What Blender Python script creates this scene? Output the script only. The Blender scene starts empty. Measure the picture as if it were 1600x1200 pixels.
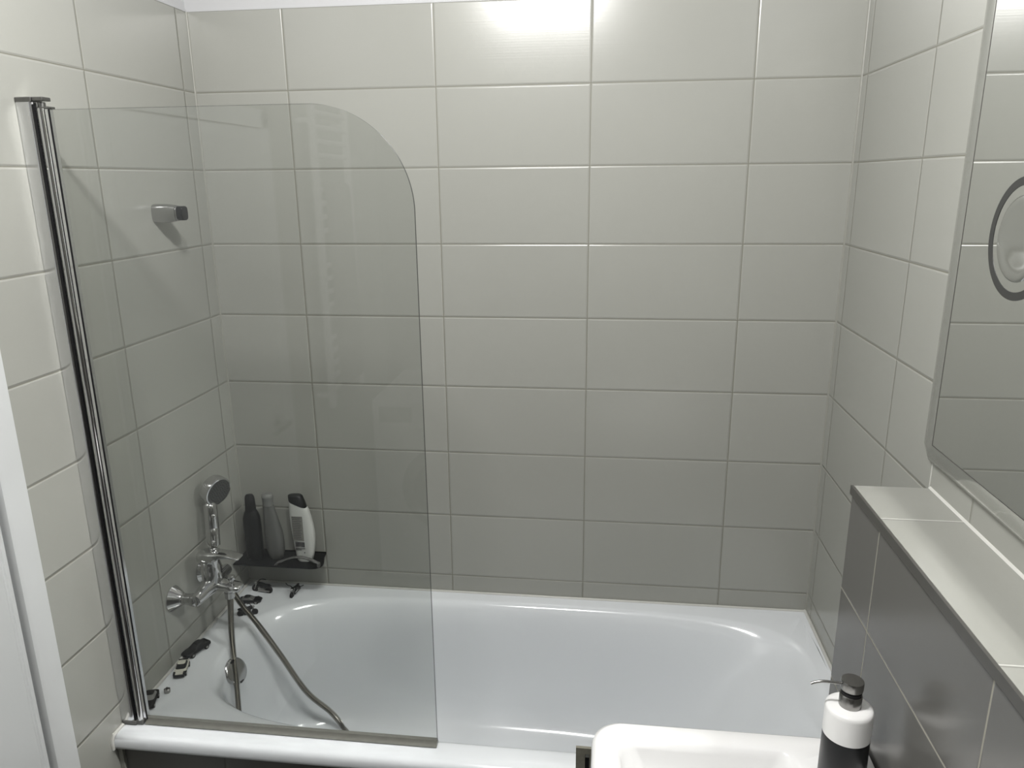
import bpy, bmesh, math, random
from mathutils import Matrix, Vector
PI = math.pi
random.seed(7)
scene = bpy.context.scene
COL = scene.collection

# ------------------------------------------------------------------ camera
W = 1.7136            # room width (left wall x=0, right wall x=W, back wall y=0)
ZR1 = 2.042           # height of the topmost horizontal grout line
TZ = 0.58             # tub rim height
F_PX = 1174.33
def cam_matrix():
    rx, ry, rz = -0.2656, -0.0102, 0.1234
    cx, sx, cy, sy, cz, sz = math.cos(rx), math.sin(rx), math.cos(ry), math.sin(ry), math.cos(rz), math.sin(rz)
    Rz = Matrix(((cz, sz, 0), (-sz, cz, 0), (0, 0, 1)))
    Rx = Matrix(((1, 0, 0), (0, cx, sx), (0, -sx, cx)))
    Ry = Matrix(((cy, 0, sy), (0, 1, 0), (-sy, 0, cy)))
    R = Ry @ Rx @ Rz                        # world -> (right, forward, up)
    right, fwd, up = R[0], R[1], R[2]
    M = Matrix((( right[0], up[0], -fwd[0]), (right[1], up[1], -fwd[1]), (right[2], up[2], -fwd[2]))).to_4x4()
    M.translation = Vector((1.1044, -2.0405, 1.8089))
    return M
cam_data = bpy.data.cameras.new('camera')
cam_data.sensor_width = 36.0
cam_data.lens = F_PX / 1600 * 36
cam_data.clip_start = 0.05
cam = bpy.data.objects.new('camera', cam_data)
COL.objects.link(cam)
cam.matrix_world = cam_matrix()
scene.camera = cam

# ------------------------------------------------------------------ world, exposure
world = bpy.data.worlds.new('world'); scene.world = world
world.use_nodes = True
world.node_tree.nodes['Background'].inputs[0].default_value = (0.6, 0.65, 0.7, 1)
world.node_tree.nodes['Background'].inputs[1].default_value = 0.0
scene.view_settings.view_transform = 'Standard'
scene.view_settings.look = 'None'
scene.view_settings.exposure = 0.0
scene.view_settings.gamma = 1.0
scene.view_settings.use_curve_mapping = False
scene.cycles.max_bounces = 9
scene.cycles.glossy_bounces = 6
scene.cycles.transparent_max_bounces = 12
scene.cycles.sample_clamp_indirect = 12.0
scene.cycles.blur_glossy = 0.15
scene.cycles.use_guiding = True
scene.cycles.use_surface_guiding = True
scene.cycles.guiding_training_samples = 24
BULB = 39.0; BULB_R = 0.045; LAMP_Y = -1.22; LCOL = (1.0, 0.985, 0.965)   # watts and radius of each glowing bulb

# ------------------------------------------------------------------ materials
def srgb(r, g, b):
    f = lambda c: (c / 255 / 12.92) if c / 255 <= 0.04045 else ((c / 255 + 0.055) / 1.055) ** 2.4
    return (f(r), f(g), f(b), 1)
MATS = {}
def mat(name, color, rough=0.5, metal=0.0, spec=0.5, coat=0.0, noise=0.0, nscale=40, bump=0.0, bscale=60, emit=None, trans=0.0):
    m = bpy.data.materials.new(name); m.use_nodes = True
    nt = m.node_tree; b = nt.nodes['Principled BSDF']
    b.inputs['Base Color'].default_value = color
    b.inputs['Roughness'].default_value = rough
    b.inputs['Metallic'].default_value = metal
    b.inputs['Specular IOR Level'].default_value = spec
    b.inputs['Coat Weight'].default_value = coat
    b.inputs['Coat Roughness'].default_value = 0.08
    b.inputs['Transmission Weight'].default_value = trans
    tc = nt.nodes.new('ShaderNodeTexCoord')
    if noise:
        n = nt.nodes.new('ShaderNodeTexNoise'); n.inputs['Scale'].default_value = nscale; n.inputs['Detail'].default_value = 4
        nt.links.new(tc.outputs['Object'], n.inputs['Vector'])
        mx = nt.nodes.new('ShaderNodeMix'); mx.data_type = 'RGBA'
        mx.inputs['A'].default_value = tuple(c * (1 - noise) for c in color[:3]) + (1,)
        mx.inputs['B'].default_value = tuple(min(1, c * (1 + noise)) for c in color[:3]) + (1,)
        nt.links.new(n.outputs['Fac'], mx.inputs['Factor']); nt.links.new(mx.outputs['Result'], b.inputs['Base Color'])
    if bump:
        n2 = nt.nodes.new('ShaderNodeTexNoise'); n2.inputs['Scale'].default_value = bscale; n2.inputs['Detail'].default_value = 3
        nt.links.new(tc.outputs['Object'], n2.inputs['Vector'])
        bp = nt.nodes.new('ShaderNodeBump'); bp.inputs['Strength'].default_value = bump; bp.inputs['Distance'].default_value = 0.001
        nt.links.new(n2.outputs['Fac'], bp.inputs['Height']); nt.links.new(bp.outputs['Normal'], b.inputs['Normal'])
    if emit:
        b.inputs['Emission Color'].default_value = emit[0]; b.inputs['Emission Strength'].default_value = emit[1]
    MATS[name] = m
    return m

def tile_mat(name, color, grout, axis_u, u0, w, axis_v, v0, h, rough=0.23, extra_u=(), gw=0.0013, vary=0.02, spec=0.5, edge=0.0055, bstr=0.55, streak=0.06):
    """ceramic tiles: position-based grid, cushioned edges, faint brushed streaks in the glaze"""
    m = bpy.data.materials.new(name); m.use_nodes = True
    nt = m.node_tree; N = nt.nodes; L = nt.links; b = N['Principled BSDF']
    geo = N.new('ShaderNodeNewGeometry'); sep = N.new('ShaderNodeSeparateXYZ'); L.new(geo.outputs['Position'], sep.inputs[0])
    def M(op, a, bb=None, c=None):
        n = N.new('ShaderNodeMath'); n.operation = op
        for i, v in enumerate((a, bb, c)):
            if v is None: continue
            if isinstance(v, (int, float)): n.inputs[i].default_value = v
            else: L.new(v, n.inputs[i])
        return n.outputs[0]
    def linedist(ax, o, s):
        p = M('SUBTRACT', sep.outputs[ax], o)
        q = M('FLOORED_MODULO', p, s)
        return M('MINIMUM', q, M('SUBTRACT', s, q)), M('FLOOR', M('DIVIDE', p, s))
    du, iu = linedist(axis_u, u0, w)
    dv, iv = linedist(axis_v, v0, h)
    for e in extra_u:
        du = M('MINIMUM', du, M('ABSOLUTE', M('SUBTRACT', sep.outputs[axis_u], e)))
    d = M('MINIMUM', du, dv)
    mr = N.new('ShaderNodeMapRange'); mr.interpolation_type = 'SMOOTHSTEP'
    mr.inputs['From Min'].default_value = gw * 0.5; mr.inputs['From Max'].default_value = gw * 1.5
    L.new(d, mr.inputs['Value'])
    # per tile tint
    h1 = M('FRACT', M('MULTIPLY', M('SINE', M('ADD', M('MULTIPLY', iu, 12.9898), M('MULTIPLY', iv, 78.233))), 43758.5453))
    tint = N.new('ShaderNodeMix'); tint.data_type = 'RGBA'
    tint.inputs['A'].default_value = tuple(c * (1 - vary) for c in color[:3]) + (1,)
    tint.inputs['B'].default_value = tuple(c * (1 + vary) for c in color[:3]) + (1,)
    L.new(h1, tint.inputs['Factor'])
    mx = N.new('ShaderNodeMix'); mx.data_type = 'RGBA'; mx.inputs['A'].default_value = grout
    L.new(tint.outputs['Result'], mx.inputs['B']); L.new(mr.outputs['Result'], mx.inputs['Factor'])
    L.new(mx.outputs['Result'], b.inputs['Base Color'])
    rg = N.new('ShaderNodeMapRange'); rg.inputs['To Min'].default_value = 0.7; rg.inputs['To Max'].default_value = rough
    L.new(mr.outputs['Result'], rg.inputs['Value']); L.new(rg.outputs['Result'], b.inputs['Roughness'])
    b.inputs['Specular IOR Level'].default_value = spec
    # cushion profile
    cu = N.new('ShaderNodeMapRange'); cu.interpolation_type = 'SMOOTHERSTEP'
    cu.inputs['From Min'].default_value = 0.0; cu.inputs['From Max'].default_value = edge
    L.new(d, cu.inputs['Value'])
    bp = N.new('ShaderNodeBump'); bp.inputs['Strength'].default_value = bstr; bp.inputs['Distance'].default_value = 0.0022
    L.new(cu.outputs['Result'], bp.inputs['Height'])
    # streaks
    mp = N.new('ShaderNodeMapping'); sc = [3.0, 3.0, 3.0]
    sc[axis_v] = 260.0
    mp.inputs['Scale'].default_value = sc
    L.new(geo.outputs['Position'], mp.inputs['Vector'])
    nz = N.new('ShaderNodeTexNoise'); nz.inputs['Scale'].default_value = 1.0; nz.inputs['Detail'].default_value = 3
    L.new(mp.outputs['Vector'], nz.inputs['Vector'])
    bp2 = N.new('ShaderNodeBump'); bp2.inputs['Strength'].default_value = streak; bp2.inputs['Distance'].default_value = 0.001
    L.new(nz.outputs['Fac'], bp2.inputs['Height']); L.new(bp.outputs['Normal'], bp2.inputs['Normal'])
    L.new(bp2.outputs['Normal'], b.inputs['Normal'])
    MATS[name] = m
    return m

TILE = (0.325, 0.328, 0.300, 1); GROUT = (0.185, 0.182, 0.150, 1)
tile_back = tile_mat('tile_back', TILE, GROUT, 0, 0.2605, 0.4, 2, ZR1, 0.2008)
tile_left = tile_mat('tile_left', TILE, GROUT, 1, -0.0551, 0.3952, 2, ZR1, 0.2008)
tile_right = tile_mat('tile_right', TILE, GROUT, 1, -0.041, 0.388, 2, ZR1, 0.2008)
tile_ledge_top = tile_mat('tile_ledge_top', tuple(c * 0.84 for c in TILE[:3]) + (1,), (0.42, 0.42, 0.39, 1), 1, -0.806, 0.4, 0, 1.0, 0.9, rough=0.22)
DT = (0.112, 0.110, 0.103, 1)
tile_dark_side = tile_mat('tile_dark_side', DT, (0.30, 0.29, 0.24, 1), 1, -0.811, 0.394, 2, 1.235, 0.2, rough=0.2, gw=0.0016, bstr=0.3, edge=0.004, streak=0.03)
tile_dark_front = tile_mat('tile_dark_front', DT, (0.10, 0.10, 0.09, 1), 0, 0.2605, 0.4, 2, 0.5435, 0.2, rough=0.2, gw=0.0016, bstr=0.3, edge=0.004, streak=0.03)
tile_floor = tile_mat('tile_floor', (0.07, 0.068, 0.064, 1), (0.09, 0.09, 0.08, 1), 0, 0.1, 0.4, 1, 0.0, 0.4, rough=0.35)
white_paint = mat('white_paint', (0.48, 0.485, 0.49, 1), 0.75, bump=0.15, bscale=300)
ceiling_paint = mat('ceiling_paint', (0.30, 0.30, 0.30, 1), 0.8, bump=0.1, bscale=250)
silicone = mat('silicone', (0.27, 0.27, 0.24, 1), 0.4, noise=0.05)
silicone_white = mat('silicone_white', (0.50, 0.50, 0.47, 1), 0.35, noise=0.04)
enamel = mat('enamel', (0.68, 0.705, 0.725, 1), 0.12, spec=0.6, coat=0.4, noise=0.01, nscale=5)
ceramic = mat('ceramic', (0.82, 0.82, 0.815, 1), 0.1, spec=0.6, coat=0.5, noise=0.01, nscale=5)
door_white = mat('door_white', (0.56, 0.575, 0.575, 1), 0.35, noise=0.015, nscale=8)
chrome = mat('chrome', (0.62, 0.62, 0.62, 1), 0.07, 1.0, noise=0.03, nscale=30)
chrome_satin = mat('chrome_satin', (0.50, 0.50, 0.50, 1), 0.12, 1.0, noise=0.03, nscale=20)
profile_alu = mat('profile_alu', (0.78, 0.785, 0.80, 1), 0.16, 1.0, noise=0.02, nscale=20)
hose_metal = mat('hose_metal', (0.33, 0.32, 0.29, 1), 0.22, 1.0, noise=0.05, nscale=80)
dark_metal = mat('dark_metal', (0.20, 0.20, 0.195, 1), 0.3, 1.0, noise=0.15, nscale=90)
steel_brushed = mat('steel_brushed', (0.27, 0.262, 0.215, 1), 0.5, 0.5, noise=0.25, nscale=120, bump=0.3, bscale=400)
trim_metal = mat('trim_metal', (0.10, 0.098, 0.09, 1), 0.35, 0.4, noise=0.03)
black_plastic = mat('black_plastic', (0.004, 0.005, 0.006, 1), 0.3, spec=0.25, noise=0.1)
black_rubber = mat('black_rubber', (0.008, 0.008, 0.009, 1), 0.6, spec=0.25, noise=0.1)
black_paint = mat('black_paint', (0.006, 0.007, 0.008, 1), 0.5, spec=0.2, noise=0.1)
grey_plastic = mat('grey_plastic', (0.10, 0.10, 0.095, 1), 0.45, noise=0.1)
mid_grey = mat('mid_grey', (0.20, 0.20, 0.19, 1), 0.3, noise=0.1, nscale=60)
toy_silver = mat('toy_silver', (0.35, 0.345, 0.33, 1), 0.35, 0.8, noise=0.1, nscale=100)
toy_white = mat('toy_white', (0.50, 0.49, 0.42, 1), 0.3, noise=0.03)
bottle_white = mat('bottle_white', (0.50, 0.51, 0.485, 1), 0.3, noise=0.02, nscale=20)
bottle_grey = mat('bottle_grey', (0.105, 0.108, 0.102, 1), 0.28, noise=0.12, nscale=25)
bottle_grey_cap = mat('bottle_grey_cap', (0.18, 0.185, 0.175, 1), 0.3, noise=0.05)
label_grey = mat('label_grey', (0.19, 0.19, 0.17, 1), 0.5, noise=0.1, nscale=300)
label_dark = mat('label_dark', (0.06, 0.06, 0.06, 1), 0.5, noise=0.1, nscale=300)
disp_white = mat('disp_white', (0.78, 0.78, 0.77, 1), 0.35, noise=0.01)
steel_dark = mat('steel_dark', (0.30, 0.295, 0.285, 1), 0.25, 1.0, noise=0.1, nscale=60)
seal_mat = mat('seal_mat', (0.17, 0.17, 0.15, 1), 0.2, noise=0.12, nscale=60)
mirror_mat = mat('mirror_mat', (0.86, 0.87, 0.855, 1), 0.0, 1.0)
mirror_small = mat('mirror_small', (0.70, 0.71, 0.70, 1), 0.06, 1.0)
frame_mat = mat('frame_mat', (0.62, 0.63, 0.60, 1), 0.13, 0.85, noise=0.02)
ring_mat = mat('ring_mat', (0.035, 0.036, 0.035, 1), 0.35, noise=0.15, nscale=300)
glass_edge = mat('glass_edge', (0.03, 0.036, 0.034, 1), 0.2)
appliance = mat('appliance', (0.58, 0.58, 0.58, 1), 0.3, noise=0.01)

def glass_material():
    m = bpy.data.materials.new('screen_glass'); m.use_nodes = True
    nt = m.node_tree; N = nt.nodes; L = nt.links
    N.remove(N['Principled BSDF']); out = N['Material Output']
    tr = N.new('ShaderNodeBsdfTransparent'); tr.inputs[0].default_value = (0.905, 0.912, 0.905, 1)
    gl = N.new('ShaderNodeBsdfGlossy'); gl.inputs['Roughness'].default_value = 0.0; gl.inputs[0].default_value = (1, 1, 1, 1)
    lw = N.new('ShaderNodeLayerWeight'); lw.inputs[0].default_value = 0.5
    p = N.new('ShaderNodeMath'); p.operation = 'POWER'; p.inputs[1].default_value = 5.0; L.new(lw.outputs['Facing'], p.inputs[0])
    ma = N.new('ShaderNodeMath'); ma.operation = 'MULTIPLY_ADD'; ma.inputs[1].default_value = 0.955; ma.inputs[2].default_value = 0.026
    L.new(p.outputs[0], ma.inputs[0])
    # faint dried water film
    nz = N.new('ShaderNodeTexNoise'); nz.inputs['Scale'].default_value = 6; tc = N.new('ShaderNodeTexCoord'); L.new(tc.outputs['Object'], nz.inputs['Vector'])
    df = N.new('ShaderNodeBsdfDiffuse'); df.inputs[0].default_value = (0.6, 0.62, 0.6, 1)
    fm = N.new('ShaderNodeMath'); fm.operation = 'MULTIPLY'; fm.inputs[1].default_value = 0.002; L.new(nz.outputs['Fac'], fm.inputs[0])
    mx = N.new('ShaderNodeMixShader'); L.new(ma.outputs[0], mx.inputs[0]); L.new(tr.outputs[0], mx.inputs[1]); L.new(gl.outputs[0], mx.inputs[2])
    mx2 = N.new('ShaderNodeMixShader'); L.new(fm.outputs[0], mx2.inputs[0]); L.new(mx.outputs[0], mx2.inputs[1]); L.new(df.outputs[0], mx2.inputs[2])
    L.new(mx2.outputs[0], out.inputs['Surface'])
    return m
screen_glass = glass_material()

# ------------------------------------------------------------------ mesh helpers
class MB:
    def __init__(s): s.v = []; s.f = []; s.mi = []; s.cur = 0
    def add(s, vs, fs):
        o = len(s.v); s.v += [tuple(v) for v in vs]
        for f in fs: s.f.append([i + o for i in f]); s.mi.append(s.cur)
        return s
    def box(s, x0, x1, y0, y1, z0, z1, rot=None, piv=None):
        vs = [Vector((x, y, z)) for z in (z0, z1) for x, y in ((x0, y0), (x1, y0), (x1, y1), (x0, y1))]
        if rot is not None:
            p = Vector(piv or ((x0 + x1) / 2, (y0 + y1) / 2, (z0 + z1) / 2)); vs = [rot @ (v - p) + p for v in vs]
        return s.add(vs, [(3, 2, 1, 0), (4, 5, 6, 7), (0, 1, 5, 4), (1, 2, 6, 5), (2, 3, 7, 6), (3, 0, 4, 7)])
    def loft(s, rings, cap0=True, cap1=True, closed=True):
        n = len(rings[0]); vs = [p for r in rings for p in r]; fs = []
        for k in range(len(rings) - 1):
            for i in range(n if closed else n - 1):
                j = (i + 1) % n
                fs.append((k * n + i, k * n + j, (k + 1) * n + j, (k + 1) * n + i))
        if cap0: fs.append(tuple(range(n - 1, -1, -1)))
        if cap1: fs.append(tuple(range((len(rings) - 1) * n, len(rings) * n)))
        return s.add(vs, fs)
    def lathe(s, prof, origin=(0, 0, 0), axis=(0, 0, 1), n=32, cap0=True, cap1=True):
        a = Vector(axis).normalized(); t = Vector((1, 0, 0)) if abs(a.x) < 0.9 else Vector((0, 1, 0))
        u = a.cross(t).normalized(); w = a.cross(u); o = Vector(origin)
        return s.loft([[o + a * h + (u * math.cos(2 * PI * i / n) + w * math.sin(2 * PI * i / n)) * r for i in range(n)] for r, h in prof], cap0, cap1)
    def cyl(s, p0, p1, r0, r1=None, n=24):
        p0 = Vector(p0); p1 = Vector(p1); r1 = r0 if r1 is None else r1
        L = (p1 - p0).length; e = min(r0, r1, L / 2) * 0.12
        return s.lathe([(r0 - e, 0), (r0, e), (r1, L - e), (r1 - e, L)], p0, p1 - p0, n)
    def tube(s, pts, radii, n=16):
        pts = [Vector(p) for p in pts]; rings = []
        if isinstance(radii, (int, float)): radii = [radii] * len(pts)
        tan = [(pts[min(i + 1, len(pts) - 1)] - pts[max(i - 1, 0)]).normalized() for i in range(len(pts))]
        t0 = tan[0]; ref = Vector((0, 0, 1)) if abs(t0.z) < 0.9 else Vector((1, 0, 0)); u = t0.cross(ref).normalized()
        for p, t, r in zip(pts, tan, radii):
            u = (u - t * u.dot(t)).normalized(); w = t.cross(u)
            rings.append([p + (u * math.cos(2 * PI * i / n) + w * math.sin(2 * PI * i / n)) * r for i in range(n)])
        return s.loft(rings)
    def sphere(s, c, r, n=20, sx=1, sy=1, sz=1):
        c = Vector(c); rings = []
        for k in range(1, n // 2):
            th = PI * k / (n // 2)
            rings.append([c + Vector((math.sin(th) * math.cos(2 * PI * i / n) * sx, math.sin(th) * math.sin(2 * PI * i / n) * sy, -math.cos(th) * sz)) * r for i in range(n)])
        return s.loft(rings)
    def prism(s, poly, axis, a, b):
        """poly: 2D outline; axis 0/1/2 = extrusion axis"""
        def P(q, h):
            return ((h, q[0], q[1]), (q[0], h, q[1]), (q[0], q[1], h))[axis]
        return s.loft([[P(q, a) for q in poly], [P(q, b) for q in poly]])
    def build(s, name, m, parent=None, bevel=0.0, segs=2, smooth=True, angle=40, local=False, kind=None):
        me = bpy.data.meshes.new(name)
        off = Vector((0, 0, 0))
        if parent is not None and not local:
            q = parent
            while q is not None: off += q.location; q = q.parent
        me.from_pydata([tuple(Vector(v) - off) for v in s.v], [], s.f)
        ms = m if isinstance(m, (list, tuple)) else [m]
        for q in ms: me.materials.append(q)
        bm = bmesh.new(); bm.from_mesh(me)
        for f, i in zip(bm.faces, s.mi): f.material_index = i
        bmesh.ops.recalc_face_normals(bm, faces=bm.faces)
        bm.to_mesh(me); bm.free()
        if smooth:
            me.polygons.foreach_set('use_smooth', [True] * len(me.polygons))
            me.set_sharp_from_angle(angle=math.radians(angle))
        o = bpy.data.objects.new(name, me); COL.objects.link(o)
        if parent is not None: o.parent = parent
        if bevel:
            md = o.modifiers.new('bevel', 'BEVEL'); md.width = bevel; md.segments = segs; md.limit_method = 'ANGLE'; md.angle_limit = math.radians(35)
            md.harden_normals = True
        if kind: o['kind'] = kind
        return o
def thing(name, label, cat, loc=(0, 0, 0), rotz=0.0, group=None):
    o = bpy.data.objects.new(name, None); COL.objects.link(o)
    o.empty_display_size = 0.02
    o.location = loc; o.rotation_euler = (0, 0, rotz)
    o['label'] = label; o['category'] = cat
    if group: o['group'] = group
    return o
def tag(o, label, cat, group=None):
    o['label'] = label; o['category'] = cat
    if group: o['group'] = group
    return o
def smooth_path(ctrl, step=0.002):
    """Catmull-Rom through the control points, resampled evenly"""
    c = [Vector(p) for p in ctrl]; c = [2 * c[0] - c[1]] + c + [2 * c[-1] - c[-2]]; out = []
    for i in range(1, len(c) - 2):
        p0, p1, p2, p3 = c[i - 1:i + 3]
        for k in range(60):
            t = k / 60
            out.append(0.5 * ((2 * p1) + (p2 - p0) * t + (2 * p0 - 5 * p1 + 4 * p2 - p3) * t * t + (3 * p1 - p0 - 3 * p2 + p3) * t ** 3))
    out.append(c[-2]); res = [out[0]]; acc = 0
    for a, b in zip(out, out[1:]):
        d = (b - a).length
        while acc + d >= step:
            t = (step - acc) / d; a = a.lerp(b, t); res.append(a.copy()); d = (b - a).length; acc = 0
        acc += d
    return res

# ------------------------------------------------------------------ room shell
YB = -2.95; ZC = 2.63; TT = 2.2415          # rear wall, ceiling height, top of the tiles
MB().box(0, W, 0, 0.1, -0.0, TT).build('wall_back', tile_back, kind='structure', smooth=False)
MB().box(-0.1, 0, -0.81, 0.1, 0, TT).box(-0.1, 0, -1.73, -0.81, 2.02, TT).box(-0.1, 0, YB, -1.73, 0, TT).build('wall_left', tile_left, kind='structure', smooth=False)
MB().box(W, W + 0.1, YB, 0.1, 0, TT).build('wall_right', tile_right, kind='structure', smooth=False)
MB().box(0, W, YB - 0.1, YB, 0, TT).build('wall_front', tile_mat('tile_front', DT, (0.2, 0.2, 0.17, 1), 0, 0.26, 0.4, 2, ZR1, 0.2008), kind='structure', smooth=False)
MB().box(-0.1, W + 0.1, 0.006, 0.1, TT, ZC).build('wall_back_plaster', white_paint, kind='structure', smooth=False)
MB().box(-0.1, -0.006, YB - 0.1, 0.006, TT, ZC).build('wall_left_plaster', white_paint, kind='structure', smooth=False)
MB().box(W + 0.006, W + 0.1, YB - 0.1, 0.006, TT, ZC).build('wall_right_plaster', white_paint, kind='structure', smooth=False)
MB().box(-0.006, W + 0.006, YB - 0.1, YB - 0.006, TT, ZC).build('wall_front_plaster', white_paint, kind='structure', smooth=False)
MB().box(-0.1, W + 0.1, YB - 0.1, 0.1, ZC, ZC + 0.1).build('ceiling', ceiling_paint, kind='structure', smooth=False)
MB().box(-0.1, W + 0.1, YB - 0.1, 0.1, -0.1, 0).build('floor', tile_floor, kind='structure', smooth=False)
# bright plaster lip along the top of the tiling
MB().box(0, W, -0.001, 0.006, TT - 0.0005, TT + 0.004).box(-0.006, 0.001, -1.9, 0, TT - 0.0005, TT + 0.004).build('trim_1', white_paint, kind='structure', smooth=False)
# silicone in the corners
for i, (x, sx) in enumerate(((0, 1), (W, -1))):
    MB().prism([(x, 0.0005), (x + sx * 0.0035, 0.0005), (x + sx * 0.0030, -0.0016), (x + sx * 0.0016, -0.0030), (x, -0.0035)], 2, TZ, TT).build('trim_%d' % (i + 2), silicone, kind='structure')

# ledge (half-height wall behind the washbasin)
LX, LY, LZ = 1.5732, -0.662, 1.249
MB().box(LX + 0.004, W, YB, LY, 0, LZ - 0.016).build('wall_ledge', tile_dark_side, kind='structure', smooth=False)
MB().box(LX + 0.001, W, YB, LY - 0.0005, LZ - 0.016, LZ).build('wall_ledge_top', tile_ledge_top, kind='structure', smooth=False, bevel=0.001)
MB().box(LX - 0.001, LX + 0.0045, YB, LY - 0.0005, LZ - 0.0165, LZ + 0.0003).build('trim_4', trim_metal, kind='structure', smooth=False)
MB().box(LX + 0.0025, LX + 0.0045, YB, LY - 0.0005, LZ - 0.0205, LZ - 0.0165).build('trim_5', silicone, kind='structure', smooth=False)
MB().prism([(W, LZ), (W - 0.004, LZ), (W - 0.003, LZ + 0.0018), (W - 0.001, LZ + 0.003), (W, LZ + 0.0035)], 1, YB, LY).build('trim_6', silicone_white, kind='structure')
# rounded vertical joint where the tub tiling ends beside the ledge
MB().cyl((W, LY + 0.004, LZ), (W, LY + 0.004, TT), 0.0014, n=12).build('trim_7', silicone_white, kind='structure')

# ------------------------------------------------------------------ door in the left wall
DY0, DY1 = -0.823, -1.715
m_ = MB()
for ya, yb in ((DY0, DY0 - 0.057), (DY1, DY1 + 0.057)):
    y0, y1 = min(ya, yb), max(ya, yb)
    m_.prism([(0.0, y0), (0.0, y1), (0.0115, y1), (0.015, y1 - 0.0025), (0.015, y0 + 0.009), (0.011, y0 + 0.002), (0.006, y0)] if ya == DY0 else
             [(0.0, y1), (0.0, y0), (0.0115, y0), (0.015, y0 + 0.0025), (0.015, y1 - 0.009), (0.011, y1 - 0.002), (0.006, y1)], 2, 0, 2.03)
m_.box(0, 0.015, DY1, DY0, 1.975, 2.03)
m_.box(-0.1, 0.0, DY0 - 0.057, DY0 + 0.013, 0, 2.02).box(-0.1, 0.0, DY1 - 0.015, DY1 + 0.057, 0, 2.02).box(-0.1, 0.0, DY1, DY0, 1.975, 2.02)
m_.build('door_1_frame', door_white, kind='structure', angle=30)
d = thing('door_1', 'white door with rounded edge in white casing on the left wall', 'door', (0.0, -1.27, 0.0)); d['kind'] = 'structure'
del d['label'], d['category']
m2 = MB().prism([(-0.03, -1.655), (-0.03, -0.888), (0.000, -0.888), (0.0045, -0.891), (0.006, -0.896), (0.006, -0.901), (0.0035, -0.9035), (0.0035, -0.9055), (0.0062, -0.909), (0.008, -0.914), (0.008, -1.655)], 2, 0.005, 1.972)
m2.build('door_leaf', door_white, d, angle=30)
hd = MB().cyl((0.008, -1.58, 1.02), (0.016, -1.58, 1.02), 0.025)
hd.tube(smooth_path([(0.012, -1.58, 1.02), (0.05, -1.58, 1.02), (0.058, -1.57, 1.02), (0.058, -1.46, 1.02)], 0.005), 0.009, 12)
hd.build('door_handle', chrome, d)

# ------------------------------------------------------------------ bathtub
YF = -0.7075                                 # outer front edge of the tub
def tub_ring(x0, x1, y0, y1, z, nl, nr, N=160, warp=0.0):
    cx, cy, ax, ay = (x0 + x1) / 2, (y0 + y1) / 2, (x1 - x0) / 2, (y1 - y0) / 2; r = []
    for i in range(N):
        t = 2 * PI * i / N; c, s_ = math.cos(t), math.sin(t)
        if nl is None:
            k = max(abs(c), abs(s_)); x, y = cx + ax * c / k, cy + ay * s_ / k
        else:
            n = nr + (nl - nr) * (0.5 - 0.5 * c)
            x = cx + ax * math.copysign(abs(c) ** (2 / n), c); y = cy + ay * math.copysign(abs(s_) ** (2 / n), s_)
        r.append((x, y, z))
    return r
E0, E1, B0 = 0.002, W - 0.002, -0.001
rings = [tub_ring(E0 + 0.004, E1, YF + 0.004, B0, TZ - 0.034, None, None),
         tub_ring(E0 + 0.001, E1, YF + 0.001, B0, TZ - 0.032, None, None),
         tub_ring(E0, E1, YF, B0, TZ - 0.026, None, None),
         tub_ring(E0, E1, YF + 0.0005, B0, TZ - 0.014, None, None),
         tub_ring(E0 + 0.001, E1, YF + 0.004, B0, TZ - 0.007, None, None),
         tub_ring(E0 + 0.003, E1 - 0.002, YF + 0.009, B0 - 0.002, TZ - 0.0025, None, None),
         tub_ring(E0 + 0.006, E1 - 0.004, YF + 0.017, B0 - 0.004, TZ - 0.0004, None, None),
         tub_ring(E0 + 0.012, E1 - 0.008, YF + 0.030, B0 - 0.008, TZ, None, None),
         tub_ring(E0 + 0.020, E1 - 0.012, YF + 0.048, B0 - 0.012, TZ - 0.0003, None, None),
         tub_ring(E0 + 0.026, E1 - 0.016, YF + 0.056, B0 - 0.018, TZ - 0.0012, 30, 30),
         tub_ring(0.090, W - 0.040, -0.644, -0.040, TZ - 0.0018, 3.4, 4.4),
         tub_ring(0.101, W - 0.047, -0.638, -0.047, TZ - 0.0035, 3.4, 4.4),
         tub_ring(0.109, W - 0.056, -0.630, -0.054, TZ - 0.009, 3.4, 4.3),
         tub_ring(0.116, W - 0.070, -0.622, -0.061, TZ - 0.019, 3.4, 4.2),
         tub_ring(0.121, W - 0.086, -0.616, -0.067, TZ - 0.038, 3.1, 4.0),
         tub_ring(0.126, W - 0.108, -0.611, -0.072, TZ - 0.065, 3.1, 3.8),
         tub_ring(0.133, W - 0.150, -0.604, -0.079, TZ - 0.120, 3.1, 3.6),
         tub_ring(0.142, W - 0.205, -0.596, -0.087, TZ - 0.190, 3.1, 3.5),
         tub_ring(0.152, W - 0.262, -0.587, -0.096, TZ - 0.260, 3.1, 3.4),
         tub_ring(0.164, W - 0.310, -0.577, -0.106, TZ - 0.315, 3.1, 3.3),
         tub_ring(0.182, W - 0.348, -0.562, -0.121, TZ - 0.352, 3.1, 3.2),
         tub_ring(0.212, W - 0.385, -0.540, -0.143, TZ - 0.375, 3.0, 3.1),
         tub_ring(0.262, W - 0.430, -0.505, -0.178, TZ - 0.387, 2.9, 2.9),
         tub_ring(0.350, W - 0.520, -0.450, -0.233, TZ - 0.392, 2.6, 2.6),
         tub_ring(0.500, W - 0.700, -0.390, -0.293, TZ - 0.394, 2.3, 2.3)]
tub = thing('bathtub', 'white enamelled bathtub built in between the tiled walls', 'bathtub', (W / 2, -0.35, 0))
tb = MB().loft(rings, cap0=False, cap1=True)
o = tb.build('tub_shell', enamel, tub, angle=80)
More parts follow.
